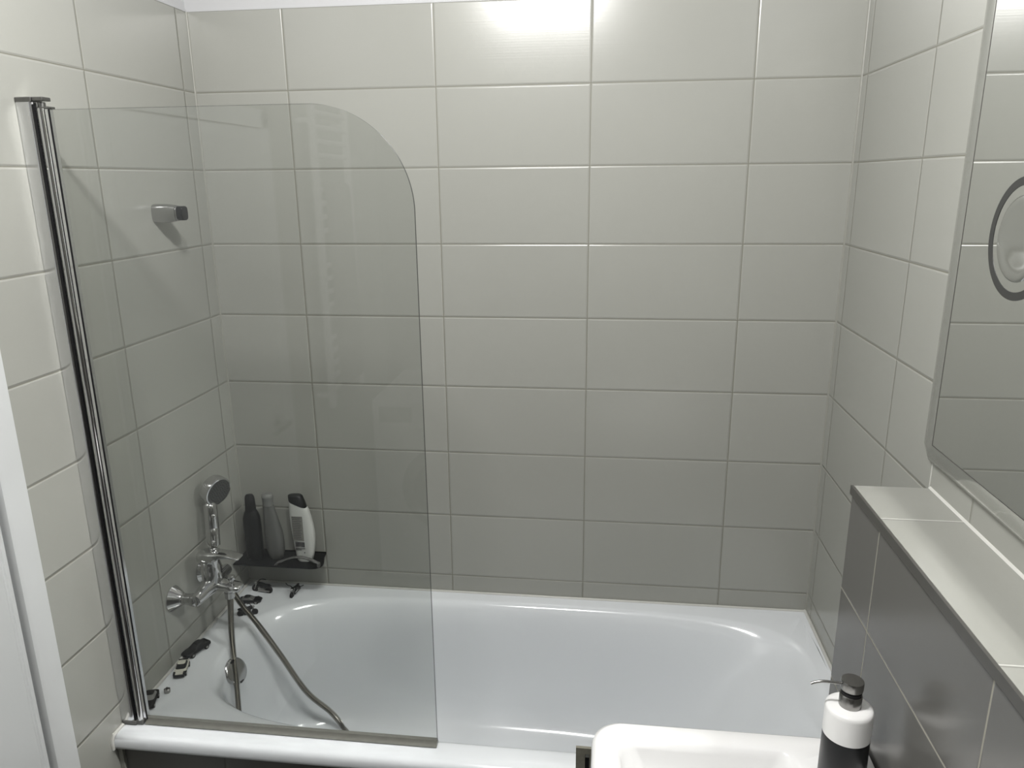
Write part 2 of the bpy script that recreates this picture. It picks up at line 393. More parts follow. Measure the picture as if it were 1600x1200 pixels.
# overflow plate on the drain end
ov = MB()
ov.lathe([(0.026, -0.016), (0.030, -0.002), (0.036, 0.001), (0.036, 0.005), (0.033, 0.0085), (0.028, 0.0095), (0.001, 0.010)], (0.1335, -0.384, 0.5300), (1, -0.28, 0.55), 40)
ov.build('overflow_cover', chrome_satin, tub)
MB().box(0.130, 0.135, -0.388, -0.376, 0.5590, 0.5630).build('overflow_slot', black_rubber, tub)
MB().box(0.152, 0.157, -0.396, -0.384, 0.5040, 0.5080).build('overflow_slot', black_rubber, tub)
MB().lathe([(0.034, 0), (0.034, 0.003), (0.028, 0.006), (0.001, 0.0065)], (0.42, -0.313, TZ - 0.394), (0, 0, 1), 32).build('drain_cover', chrome_satin, tub)

# tiled tub panel
MB().box(0.010, LX + 0.004, YF + 0.022, YF + 0.040, 0, TZ - 0.033).build('wall_tub_panel', tile_dark_front, kind='structure', smooth=False)
MB().box(0.0, 0.012, YF + 0.014, YF + 0.028, 0, TZ - 0.045).build('trim_8', silicone, kind='structure', smooth=False, bevel=0.002)
# silicone around the tub
s_ = MB()
s_.tube([(0.003, -0.0035, TZ), (W - 0.003, -0.0035, TZ)], 0.0042, 10)
s_.build('trim_9', silicone_white, kind='structure')
MB().tube([(W - 0.0035, 0, TZ), (W - 0.0035, -0.66, TZ)], 0.0045, 10).build('trim_10', silicone_white, kind='structure')
MB().tube([(0.0035, 0, TZ), (0.0035, YF + 0.004, TZ), (0.002, YF - 0.001, TZ - 0.012), (0.002, YF - 0.0005, TZ - 0.034)], 0.0045, 10).build('trim_11', silicone_white, kind='structure')

# ------------------------------------------------------------------ glass bath screen
SY = -0.65
sc_ = thing('bath_screen', 'clear glass bath screen with rounded top corner on a chrome wall profile', 'shower screen', (0, SY, TZ))
gx0, gx1, gz0, gz1, gr = 0.058, 0.7545, TZ + 0.012, 1.945, 0.192
out = [(gx0, gz0), (gx1, gz0)] + [(gx1 - gr + gr * math.cos(a), gz1 - gr + gr * math.sin(a)) for a in [PI / 2 * k / 40 for k in range(41)]] + [(gx0, gz1)]
g = MB(); n = len(out); y0, y1 = SY - 0.004, SY + 0.004
vs = [(x, y0, z) for x, z in out] + [(x, y1, z) for x, z in out]
g.add(vs, [tuple(range(n)), tuple(range(2 * n - 1, n - 1, -1))])
g.cur = 1; o_ = len(g.v); g.add(vs, [(i, (i + 1) % n, n + (i + 1) % n, n + i) for i in range(n)])
g.build('glass_pane', [screen_glass, glass_edge], sc_, smooth=False)
pz0, pz1 = TZ + 0.010, 1.958
wp = MB(); prof = [(0.001, -0.015), (0.0255, -0.015), (0.030, -0.0135), (0.0325, -0.010), (0.0335, -0.005), (0.0335, 0.012), (0.001, 0.012)]
wp.loft([[(x, SY + y, pz0) for x, y in prof], [(x, SY + y, pz1) for x, y in prof]])
wp.build('wall_profile', profile_alu, sc_, angle=60)
MB().box(0.0325, 0.0358, SY - 0.0145, SY - 0.0105, pz0, pz1 - 0.004).build('rubber_gasket', black_rubber, sc_)
hp = MB(); cir = [(0.0445 + 0.0085 * math.cos(a), SY - 0.002 + 0.012 * math.sin(a)) for a in [2 * PI * k / 28 for k in range(28)]]
hp.loft([[(x, y, pz0 + 0.002) for x, y in cir], [(x, y, gz1 + 0.002) for x, y in cir]])
hp.build('hinge_tube', chrome, sc_)
MB().cyl((0.0435, SY - 0.002, gz1), (0.0435, SY - 0.002, pz1), 0.007).build('hinge_pin', dark_metal, sc_)
cp = MB(); prof = [(0.052, -0.0075), (0.060, -0.0075), (0.0605, 0.0045), (0.052, 0.0045)]
cp.loft([[(x, SY + y, pz0 + 0.004) for x, y in prof], [(x, SY + y, gz1 + 0.001) for x, y in prof]])
cp.build('glass_clamp', profile_alu, sc_, bevel=0.0008)
MB().box(0.0595, 0.0622, SY - 0.0092, SY - 0.0070, pz0 + 0.004, gz1).build('glass_gasket', black_rubber, sc_)
MB().box(0.001, 0.034, SY - 0.017, SY + 0.014, pz1, pz1 + 0.009).box(0.030, 0.055, SY - 0.014, SY + 0.010, pz1 + 0.002, pz1 + 0.009).build('top_cap', dark_metal, sc_, bevel=0.0015)
MB().box(0.038, 0.0625, SY - 0.009, SY + 0.009, gz1 + 0.001, gz1 + 0.005).build('clamp_cap', dark_metal, sc_, bevel=0.001)
MB().box(0.002, 0.0375, SY - 0.017, SY + 0.014, TZ + 0.001, TZ + 0.012).box(0.036, 0.053, SY - 0.014, SY + 0.011, TZ + 0.001, TZ + 0.013).build('bottom_cap', grey_plastic, sc_, bevel=0.002)
sl = MB(); prof = [(-0.0045, 0.015), (-0.0055, 0.010), (-0.0085, 0.006), (-0.012, 0.0025), (-0.0115, 0.0015), (-0.004, 0.001), (0.004, 0.001), (0.010, 0.002), (0.0065, 0.008), (0.0045, 0.015)]
sl.loft([[(0.056, SY + y, TZ + z) for y, z in prof], [(gx1, SY + y, TZ + z) for y, z in prof]])
sl.build('bottom_seal', seal_mat, sc_, angle=50)

# ------------------------------------------------------------------ towel hook on the left wall
hk = thing('towel_hook', 'chrome flat towel hook sticking out of the left wall behind the glass', 'hook', (0, -0.258, 1.737))
hb = MB(); hr = []
for x, w_, h_, dz in ((0.000, 0.0175, 0.0215, 0), (0.003, 0.0185, 0.0230, 0), (0.036, 0.0180, 0.0225, 0), (0.050, 0.0160, 0.0205, 0), (0.058, 0.0150, 0.0185, 0)):
    hr.append([(x, -0.258 + w_ * math.copysign(abs(math.cos(t)) ** 0.55, math.cos(t)), 1.737 + dz + h_ * math.copysign(abs(math.sin(t)) ** 0.55, math.sin(t))) for t in [2 * PI * i / 32 for i in range(32)]])
hb.loft(hr); hb.build('hook_body', chrome_satin, hk)
for nm, xa, xb, s1, mm in (('hook_neck', 0.057, 0.063, 0.80, chrome), ('hook_end', 0.062, 0.078, 0.86, black_plastic)):
    q = MB(); q.loft([[(x, -0.258 + 0.0165 * k * math.copysign(abs(math.cos(t)) ** 0.5, math.cos(t)), 1.737 + 0.0200 * k * math.copysign(abs(math.sin(t)) ** 0.5, math.sin(t))) for t in [2 * PI * i / 32 for i in range(32)]] for x, k in ((xa, s1 * 0.94), (xa + 0.002, s1), (xb - 0.002, s1), (xb, s1 * 0.9))])
    q.build(nm, mm, hk)

# ------------------------------------------------------------------ bath mixer, hand shower, hose
mx = thing('bath_mixer', 'chrome single-lever bath mixer tap on the left wall', 'tap', (0, -0.333, 0.76))
for yy in (-0.408, -0.258):
    MB().lathe([(0.033, 0.0), (0.034, 0.003), (0.032, 0.006), (0.024, 0.018), (0.018, 0.027), (0.0155, 0.032), (0.0155, 0.036)], (0.0, yy, 0.758), (1, 0, 0), 40).build('wall_rosette', chrome, mx)
    q = MB().lathe([(0.0135, 0.034), (0.0152, 0.036), (0.0152, 0.052), (0.0135, 0.054)], (0.0, yy, 0.758), (1, 0, 0), 28)
    q.lathe([(0.0165, 0.052), (0.0175, 0.054), (0.0175, 0.068), (0.0160, 0.070)], (0.0, yy, 0.758), (1, 0, 0), 28)
    q.build('connector_nut', chrome_satin, mx)
bd = MB()     # body tube between the two inlets, swelling towards the middle
bd.loft([[(0.068 + dx + rr * math.cos(t) * 0.95, y, 0.760 + dz + rr * math.sin(t)) for t in [2 * PI * i / 28 for i in range(28)]]
         for y, rr, dx, dz in ((-0.421, 0.010, 0, 0), (-0.419, 0.0155, 0, 0), (-0.405, 0.0175, 0, 0), (-0.378, 0.0195, 0.001, 0.002), (-0.355, 0.0225, 0.004, 0.004), (-0.333, 0.024, 0.006, 0.006), (-0.311, 0.0225, 0.004, 0.004), (-0.285, 0.0195, 0.001, 0.002), (-0.262, 0.0175, 0, 0), (-0.247, 0.0155, 0, 0), (-0.245, 0.010, 0, 0))])
bd.build('mixer_body', chrome, mx)
ct = MB().lathe([(0.025, -0.010), (0.0265, 0.010), (0.0265, 0.030), (0.0250, 0.040), (0.0235, 0.052), (0.0245, 0.060)], (0.074, -0.333, 0.775), (-0.05, 0, 1), 36)
ct.build('cartridge_housing', chrome, mx)
lv = MB(); rs = []
for x, hw, z0, z1 in ((0.040, 0.012, 0.838, 0.852), (0.045, 0.019, 0.832, 0.858), (0.058, 0.024, 0.830, 0.861), (0.085, 0.0245, 0.832, 0.862), (0.105, 0.021, 0.845, 0.860), (0.130, 0.0185, 0.8465, 0.8565), (0.150, 0.0170, 0.8435, 0.851), (0.158, 0.0165, 0.8425, 0.8485), (0.160, 0.0150, 0.844, 0.847)):
    rs.append([(x, -0.333 + hw * math.copysign(abs(math.cos(t)) ** 0.5, math.cos(t)), (z0 + z1) / 2 + (z1 - z0) / 2 * math.copysign(abs(math.sin(t)) ** 0.6, math.sin(t))) for t in [2 * PI * i / 24 for i in range(24)]])
lv.loft(rs); lv.build('lever', chrome, mx)
spt = MB(); rs = []
for x, hw, z0, z1 in ((0.080, 0.018, 0.748, 0.778), (0.100, 0.020, 0.747, 0.774), (0.120, 0.0215, 0.747, 0.770), (0.140, 0.0205, 0.747, 0.766), (0.150, 0.0175, 0.748, 0.764), (0.154, 0.012, 0.751, 0.761)):
    rs.append([(x, -0.333 + hw * math.copysign(abs(math.cos(t)) ** 0.6, math.cos(t)), (z0 + z1) / 2 + (z1 - z0) / 2 * math.copysign(abs(math.sin(t)) ** 0.6, math.sin(t))) for t in [2 * PI * i / 24 for i in range(24)]])
spt.loft(rs); spt.build('spout', chrome, mx)
MB().lathe([(0.006, 0), (0.006, 0.010), (0.0095, 0.011), (0.0100, 0.013), (0.0100, 0.022), (0.0085, 0.024), (0.001, 0.0245)], (0.126, -0.333, 0.766), (0, 0, 1), 24).build('diverter_knob', chrome, mx)
MB().lathe([(0.012, 0.0), (0.012, -0.012), (0.0135, -0.013), (0.0135, -0.030), (0.010, -0.032)], (0.112, -0.325, 0.749), (0, 0, 1), 12).build('hose_outlet', chrome_satin, mx)

# hand shower
hs = thing('hand_shower', 'round chrome hand shower resting upright behind the bath mixer', 'shower head', (0.048, -0.262, 0.84))
A = Vector((0.050, -0.268, 0.840)); B = Vector((0.038, -0.242, 0.958))
ax = (B - A)
hdl = MB(); ax = ax.normalized()
Lh = (B - A).length
hdl.lathe([(0.0135, 0), (0.0170, 0.002), (0.0180, 0.030), (0.0182, 0.048), (0.0174, 0.050), (0.0182, 0.052), (0.0182, 0.095), (0.0184, 0.112), (0.0175, Lh - 0.006), (0.013, Lh)], A, ax, 28)
hdl.build('handle', chrome, hs)
MB().sphere(A + ax * 0.088 + Vector((0.013, -0.009, 0)), 0.008).build('flow_switch', chrome, hs)
nd = Vector((0.88, -0.36, -0.24)).normalized()            # the way the spray face looks
hc = Vector((0.046, -0.226, 0.991))
MB().lathe([(0.004, -0.020), (0.020, -0.019), (0.030, -0.016), (0.0395, -0.010), (0.0408, -0.004), (0.0415, 0.004), (0.0415, 0.016), (0.0405, 0.019), (0.037, 0.0195)], hc, nd, 44, cap1=False).build('shower_head', chrome, hs)
fp = MB().lathe([(0.0372, 0.0), (0.0372, 0.0185), (0.001, 0.0190)], hc, nd, 44)
fp.build('spray_plate', mat('spray_grey', (0.045, 0.047, 0.045, 1), 0.4, noise=0.1), hs)
u_ = nd.cross(Vector((0, 0, 1))).normalized(); w_ = nd.cross(u_)
nb = MB()
for k, cnt in ((0.007, 6), (0.014, 12), (0.021, 18), (0.028, 24)):
    for i in range(cnt):
        a = 2 * PI * i / cnt; c = hc + nd * 0.019 + (u_ * math.cos(a) + w_ * math.sin(a)) * k
        nb.cyl(c, c + nd * 0.0014, 0.0011, n=6)
nz_ = nb.build('spray_nozzles', black_rubber, hs); nz_['kind'] = 'stuff'
MB().cyl(B - ax * 0.006, hc - nd * 0.012, 0.013, 0.014, n=24).build('neck', chrome, hs)

# metal hose
hose_ctrl = [(0.112, -0.325, 0.722), (0.111, -0.326, 0.69), (0.112, -0.337, 0.64), (0.1195, -0.354, 0.59), (0.1455, -0.402, 0.52), (0.168, -0.447, 0.42),
             (0.186, -0.462, 0.33), (0.238, -0.470, 0.240), (0.33, -0.43, 0.2065), (0.40, -0.35, 0.204), (0.405, -0.26, 0.206), (0.352, -0.200, 0.217),
             (0.320, -0.207, 0.275), (0.262, -0.232, 0.36), (0.203, -0.247, 0.485), (0.155, -0.270, 0.600), (0.105, -0.270, 0.675), (0.072, -0.262, 0.735), (0.055, -0.268, 0.790), (0.050, -0.268, 0.842)]
pts = smooth_path(hose_ctrl, 0.0011)
hm = MB().tube(pts, [0.0072 + 0.0013 * math.cos(2 * PI * i / 4) for i in range(len(pts))], 12)
hm.build('shower_hose', hose_metal, hs, angle=75)['label'] = 'ribbed metal hose hanging into the bathtub'

# ------------------------------------------------------------------ black shelf with bottles
sh = thing('wall_shelf', 'small black metal shelf on the back wall in the left corner', 'shelf', (0.13, 0, 0.69))
outl = [(0.004, -0.001), (0.262, -0.001), (0.266, -0.030), (0.277, -0.062), (0.279, -0.078), (0.274, -0.090), (0.264, -0.098), (0.250, -0.101), (0.004, -0.101)]
MB().prism(outl, 2, 0.6870, 0.6905).build('shelf_plate', black_paint, sh, bevel=0.0008)
MB().box(0.004, 0.262, -0.003, -0.001, 0.6905, 0.6935).build('rear_lip', black_paint, sh)

def super_ring(cx, cy, z, a, b, n=2.4, N=36, tx=0.0):
    return [(cx + a * math.copysign(abs(math.cos(t)) ** (2 / n), math.cos(t)), cy + b * math.copysign(abs(math.sin(t)) ** (2 / n), math.sin(t)), z + tx * math.copysign(abs(math.cos(t)) ** (2 / n), math.cos(t))) for t in [2 * PI * i / N for i in range(N)]]
SZ = 0.691
b1 = thing('shampoo_bottle', 'black bottle with a narrow rounded cap, leftmost on the black shelf', 'bottle', (0.055, -0.052, SZ), group='bottles on the black wall shelf')
MB().loft([super_ring(0.055, -0.052, SZ + h, r, r * 0.8) for h, r in ((0, 0.022), (0.003, 0.0255), (0.03, 0.0265), (0.11, 0.0265), (0.135, 0.0255), (0.150, 0.021), (0.158, 0.0165))]).build('bottle_body', black_plastic, b1)
MB().loft([super_ring(0.055, -0.052, SZ + h, r, r * 0.9, 2) for h, r in ((0.157, 0.0155), (0.160, 0.0165), (0.190, 0.0150), (0.202, 0.0140), (0.208, 0.0105), (0.210, 0.004))]).build('bottle_cap', black_rubber, b1)
b2 = thing('conditioner_bottle', 'grey translucent curved bottle in the middle of the three on the shelf', 'bottle', (0.118, -0.048, SZ), group='bottles on the black wall shelf')
MB().loft([super_ring(0.118 + sx, -0.048, SZ + h, r, r * 0.72) for h, r, sx in ((0, 0.016, 0.004), (0.004, 0.021, 0.004), (0.02, 0.0255, 0.004), (0.05, 0.0280, 0.003), (0.09, 0.0270, 0.001), (0.13, 0.0225, -0.003), (0.160, 0.0180, -0.006), (0.175, 0.0165, -0.008))]).build('bottle_body', bottle_grey, b2)
MB().loft([super_ring(0.110, -0.048, SZ + h, r, r * 0.85, 2) for h, r in ((0.175, 0.0155), (0.178, 0.0165), (0.197, 0.0160), (0.199, 0.0175), (0.206, 0.0178), (0.211, 0.0150), (0.213, 0.006))]).build('bottle_cap', bottle_grey_cap, b2)
b3 = thing('body_wash_bottle', 'white bottle with a slanted black cap and a rear label with barcode', 'bottle', (0.214, -0.048, SZ), group='bottles on the black wall shelf')
prof3 = ((0.000, 0.0205, 0.001), (0.003, 0.0235, 0.001), (0.020, 0.0275, 0.0015), (0.050, 0.0320, 0.0020), (0.085, 0.0345, 0.0015), (0.115, 0.0345, -0.001), (0.140, 0.0325, -0.0035), (0.165, 0.0290, -0.0065))
r3 = [super_ring(0.2135 + sx, -0.048, SZ + h, r, 0.0175, 2.8) for h, r, sx in prof3]
r3.append(super_ring(0.2045, -0.048, SZ + 0.1835, 0.0265, 0.0165, 2.8, tx=-0.011))
MB().loft(r3).build('bottle_body', bottle_white, b3)
MB().loft([super_ring(0.2045, -0.048, SZ + 0.1845, 0.0262, 0.0163, 2.8, tx=-0.011), super_ring(0.2020, -0.048, SZ + 0.196, 0.0245, 0.0155, 2.8, tx=-0.006),
           super_ring(0.1985, -0.048, SZ + 0.2100, 0.0215, 0.0140, 2.8, tx=-0.0015), super_ring(0.1975, -0.048, SZ + 0.2125, 0.0185, 0.0115, 2.8)]).build('bottle_cap', black_plastic, b3)
lb = MB(); yf = -0.0662
def lrow(x0, x1, z0, z1, y=0.0): lb.box(x0, x1, yf - 0.0004 - y, yf + 0.004, SZ + z0, SZ + z1)
lrow(0.1885, 0.2220, 0.070, 0.150)
lb.build('bottle_label', label_grey, b3)
lb = MB()
zz = 0.1475
for i in range(13):
    ww = random.uniform(0.024, 0.031); lrow(0.190, 0.190 + ww, zz - 0.0022, zz, 0.0004); zz -= 0.0058
lb.build('label_text', label_dark, b3)
lb = MB(); xx = 0.194
while xx < 0.2225:
    ww = random.choice((0.0008, 0.0014, 0.0022)); lrow(xx, xx + ww, 0.050, 0.066, 0.0004); xx += ww + random.choice((0.0006, 0.0010))
lrow(0.193, 0.2235, 0.0445, 0.0458, 0.0004); lrow(0.193, 0.212, 0.040, 0.0412, 0.0004); lrow(0.219, 0.222, 0.030, 0.033, 0.0004)
lb.build('barcode', label_dark, b3)

st = MB(); sp = smooth_path([(0.136, -0.094, 0.692), (0.143, -0.093, 0.699), (0.157, -0.091, 0.7045), (0.187, -0.090, 0.7165), (0.217, -0.089, 0.7195), (0.247, -0.089, 0.7125), (0.262, -0.090, 0.7065), (0.274, -0.090, 0.7035)], 0.003)
rr = []
for i, p in enumerate(sp):
    t = i / (len(sp) - 1); hw = 0.0032 + 0.0022 * (t > 0.75) * math.sin((t - 0.75) * 4 * PI) + 0.0012 * math.cos(t * 9); hw *= 0.55 + 0.45 * min(1, t * 12, (1 - t) * 8)
    rr.append([(p.x, p.y + 0.006 * math.cos(a), p.z + hw * math.sin(a)) for a in [2 * PI * k / 12 for k in range(12)]])
st.loft(rr)
st.box(0.134, 0.142, -0.097, -0.088, 0.6905, 0.694).box(0.268, 0.275, -0.095, -0.085, 0.6905, 0.7035)
tag(st.build('back_scrubber', grey_plastic), 'thin grey arched plastic grip at the front edge of the black shelf', 'scrubber')

# ------------------------------------------------------------------ toys on the tub rim
def toy_car(name, label, loc, rotz, paint, length=0.07, width=0.030, window=black_plastic, front_dark=False):
    """local +x is the front of the car"""
    t = thing(name, label, 'toy car', loc, rotz, 'toy cars on the tub rim'); L2, W2 = length / 2, width / 2
    R = []
    for x, hw, zb, zt in ((-1.0, 0.80, 0.35, 0.62), (-0.96, 0.94, 0.25, 0.70), (-0.7, 1, 0.2, 0.74), (0.0, 1, 0.2, 0.72), (0.5, 1, 0.2, 0.68), (0.85, 0.95, 0.22, 0.58), (0.97, 0.82, 0.27, 0.48), (1.0, 0.7, 0.32, 0.42)):
        H = width * 0.75
        R.append([(x * L2, hw * W2 * math.copysign(abs(math.cos(a)) ** 0.4, math.cos(a)), H * ((zb + zt) / 2 + (zt - zb) / 2 * math.copysign(abs(math.sin(a)) ** 0.5, math.sin(a)))) for a in [2 * PI * k / 24 for k in range(24)]])
    MB().loft(R).build('car_body', paint, t, local=True)
    H = width * 0.75; cb = []
    for z, x0, x1, hw in ((0.66, -0.80, 0.42, 0.88), (0.80, -0.70, 0.24, 0.80), (0.98, -0.52, 0.02, 0.68)):
        cb.append(super_ring((x0 + x1) / 2 * L2, 0, z * H, (x1 - x0) / 2 * L2, hw * W2, 4.5, 28))
    MB().loft(cb).build('window_band', window, t, local=True)
    MB().loft([super_ring(-0.25 * L2, 0, 0.975 * H, 0.27 * L2, 0.66 * W2, 4.5, 28), super_ring(-0.25 * L2, 0, 1.03 * H, 0.25 * L2, 0.60 * W2, 4, 28)]).build('car_roof', paint, t, local=True)
    for sx in (-0.58, 0.58):
        for sy in (-1, 1):
            w = MB().lathe([(0.0035, -0.0005), (0.0062, 0), (0.0066, 0.001), (0.0066, 0.0045), (0.0060, 0.005), (0.001, 0.0052)], (sx * L2, sy * (W2 - 0.004), 0.0066), (0, sy, 0), 20)
            wh = w.build('wheel', black_rubber, t, local=True)
            MB().lathe([(0.0036, 0.005), (0.0034, 0.0058), (0.0008, 0.0060)], (sx * L2, sy * (W2 - 0.004), 0.0066), (0, sy, 0), 14).build('hub_cap', toy_silver, wh, local=True)
    if front_dark:
        MB().box(L2 * 0.84, L2 * 1.02, -W2 * 0.88, W2 * 0.88, H * 0.2, H * 0.52).build('front_bumper', black_plastic, t, bevel=0.0015, local=True)
        MB().box(L2 * 0.62, L2 * 0.93, W2 * 0.62, W2 * 0.99, H * 0.36, H * 0.66).box(L2 * 0.62, L2 * 0.93, -W2 * 0.99, -W2 * 0.62, H * 0.36, H * 0.66).build('headlight', black_plastic, t, bevel=0.001, local=True)
        MB().box(-L2 * 0.92, -L2 * 0.80, -W2 * 0.8, W2 * 0.8, H * 0.72, H * 0.80).build('rear_wing', black_plastic, t, bevel=0.0005, local=True)
    return t
RZ = TZ - 0.0006
toy_car('toy_car', 'small white toy car with black bonnet edge on the tub rim', (0.033, -0.462, RZ - 0.0006), math.radians(-72), toy_white, 0.066, 0.030, front_dark=True)
toy_car('toy_car', 'black toy car on the tub rim between white toy car and mixer tap', (0.026, -0.378, RZ - 0.0006), math.radians(-110), black_plastic, 0.078, 0.033, window=black_rubber)
toy_car('toy_car', 'black toy car with grey window, half hidden behind the screen profile', (0.022, -0.588, RZ - 0.0002), math.radians(-74), black_rubber, 0.062, 0.032, window=mid_grey)
nb_ = thing('toy_dice', 'tiny grey cube with dark markings on the tub rim before the white car', 'toy', (0.042, -0.545, RZ - 0.0006), 0.5)
MB().loft([super_ring(0, 0, z, r, r, 3.6, 28) for z, r in ((0.0, 0.0055), (0.002, 0.0072), (0.009, 0.0072), (0.011, 0.0055))]).build('cube', toy_silver, nb_, local=True)
MB().box(-0.0070, 0.0070, -0.0008, 0.0008, 0.0030, 0.0115).box(-0.0008, 0.0008, -0.0070, 0.0070, 0.0030, 0.0115).build('dark_marking', black_plastic, nb_, local=True)

def toy_bike(name, label, loc, rotz, body_mat, tilt=0.0, size=0.06, bars=False, cat='toy motorcycle'):
    """local +x is the front of the bike"""
    t = thing(name, label, cat, loc, rotz, 'toy motorcycles in the tub corner'); t.rotation_euler = (tilt, 0, rotz); s = size / 0.06
    for x, r in ((-0.021, 0.0105), (0.022, 0.0100)):
        q = MB(); q.lathe([(r * 0.45 * s, -0.0035 * s), (r * 0.92 * s, -0.0035 * s), (r * s, -0.002 * s), (r * s, 0.002 * s), (r * 0.92 * s, 0.0035 * s), (r * 0.45 * s, 0.0035 * s)], (x * s, 0, r * s), (0, 1, 0), 28)
        wq = q.build('wheel', black_rubber, t, local=True)
        MB().lathe([(r * 0.46 * s, -0.0028 * s), (r * 0.46 * s, 0.0028 * s)], (x * s, 0, r * s), (0, 1, 0), 20).build('wheel_hub', toy_silver, wq, local=True)
    b = MB(); R = []
    for x, zc, hz, hy in ((-0.029, 0.0245, 0.0015, 0.002), (-0.024, 0.0245, 0.004, 0.0045), (-0.012, 0.021, 0.007, 0.0060), (0.000, 0.0215, 0.009, 0.0068), (0.010, 0.0250, 0.007, 0.0060), (0.016, 0.0265, 0.004, 0.0040), (0.018, 0.0265, 0.0015, 0.0020)):
        R.append([(x * s, hy * s * math.cos(a), (zc + hz * math.sin(a)) * s) for a in [2 * PI * k / 16 for k in range(16)]])
    b.loft(R); b.build('fuel_tank_and_seat', black_plastic, t, local=True)
    MB().box(-0.010 * s, 0.010 * s, -0.0065 * s, 0.0065 * s, 0.006 * s, 0.016 * s).cyl((-0.026 * s, 0.0065 * s, 0.010 * s), (0.008 * s, 0.0065 * s, 0.009 * s), 0.0022 * s, n=10).build('engine', body_mat, t, bevel=0.001, local=True)
    f = MB().cyl((0.022 * s, 0.0048 * s, 0.010 * s), (0.012 * s, 0.0048 * s, 0.032 * s), 0.0014 * s, n=8).cyl((0.022 * s, -0.0048 * s, 0.010 * s), (0.012 * s, -0.0048 * s, 0.032 * s), 0.0014 * s, n=8)
    f.build('front_fork', body_mat, t, local=True)
    k = 1.7 if bars else 1.0
    h = MB()
    for sy in (-1, 1):
        h.tube(smooth_path([(0.012 * s, 0, 0.031 * s), (0.009 * s, sy * 0.006 * s * k, 0.035 * s), (0.004 * s, sy * 0.013 * s * k, 0.0335 * s), (-0.002 * s, sy * 0.019 * s * k, 0.029 * s if not bars else 0.037 * s)], 0.002), 0.0014 * s, 8)
    h.build('handlebar', black_plastic, t, local=True)
    MB().sphere((0.019 * s, 0, 0.0285 * s), 0.0042 * s, 14).build('headlamp', toy_silver if not bars else chrome, t, local=True)
    return t
toy_bike('toy_motorcycle', 'black toy motorcycle with wide upswept handlebar facing the camera below the shelf', (0.176, -0.062, RZ - 0.004), math.radians(-95), chrome_satin, bars=True, size=0.056)
toy_bike('toy_motorcycle', 'silver and black toy motorcycle in the corner behind the mixer tap', (0.070, -0.062, RZ - 0.003), math.radians(172), toy_silver, size=0.066)
toy_bike('toy_motorcycle', 'black toy motorcycle crossed by the hose, nearest to the basin edge', (0.083, -0.190, RZ - 0.003), math.radians(20), black_plastic, size=0.056)
toy_car('toy_car', 'black toy car with a pale round wheel hub behind the hose', (0.060, -0.122, RZ - 0.0028), math.radians(8), black_plastic, 0.066, 0.028, window=grey_plastic)

# ------------------------------------------------------------------ wall mirror
mr = thing('wall_mirror', 'large wall mirror with a smaller round mirror ringed in dark grey, above the ledge', 'mirror', (W, -1.35, 1.70))
XM = 1.690; my0, my1, mz0, mz1 = -1.95, -0.699, 1.346, 2.16
MB().box(XM, XM + 0.004, my0, my1, mz0, mz1).build('mirror_glass', mirror_mat, mr, smooth=False)
fr = MB(); R = []
for x, e in ((XM + 0.001, 0.0005), (XM + 0.0015, 0.010), (XM + 0.004, 0.030), (XM + 0.010, 0.056), (XM + 0.017, 0.072), (W - 0.0005, 0.078)):
    y0, y1, z0, z1 = my0 - e, my1 + e, mz0 - e * 0.62, mz1 + e
    c = e * 0.35
    R.append([(x, y0, z0 + c), (x, y0 + c, z0), (x, y1 - c, z0), (x, y1, z0 + c), (x, y1, z1 - c), (x, y1 - c, z1), (x, y0 + c, z1), (x, y0, z1 - c)])
fr.loft(R, cap0=False, cap1=True); fr.build('bevelled_edge', frame_mat, mr, angle=50)
e_ = MB()
for a in ((my0, my1, mz0 - 0.001, mz0 + 0.0005), (my0, my1, mz1 - 0.0005, mz1 + 0.001), (my1 - 0.0005, my1 + 0.001, mz0, mz1), (my0 - 0.001, my0 + 0.0005, mz0, mz1)):
    e_.box(XM - 0.0004, XM + 0.001, *a)
e_.build('mirror_rim', trim_metal, mr, smooth=False)
def annulus(mb, cy, cz, r0, r1, x0, x1, n=72):
    R = []
    for r, x in ((r0, x1), (r0, x0), (r1, x0), (r1, x1)):
        R.append([(x, cy + r * math.cos(2 * PI * i / n), cz + r * math.sin(2 * PI * i / n)) for i in range(n)])
    R.append(R[0]); return mb.loft(R, cap0=False, cap1=False)
CYM, CZM = -0.876, 1.720
annulus(MB(), CYM, CZM, 0.0755, 0.0875, XM - 0.0006, XM + 0.0003).build('dark_ring', ring_mat, mr, smooth=False)
mg = MB(); R = []
for r, x in ((0.0615, XM + 0.0002), (0.0610, XM - 0.0012), (0.0565, XM - 0.0028), (0.050, XM - 0.0020), (0.038, XM - 0.0012), (0.022, XM - 0.0006), (0.004, XM - 0.0004)):
    R.append([(x, CYM + r * math.cos(2 * PI * i / 64), CZM + r * math.sin(2 * PI * i / 64)) for i in range(64)])
mg.loft(R); mg.build('magnifying_mirror', mirror_small, mr, angle=60)

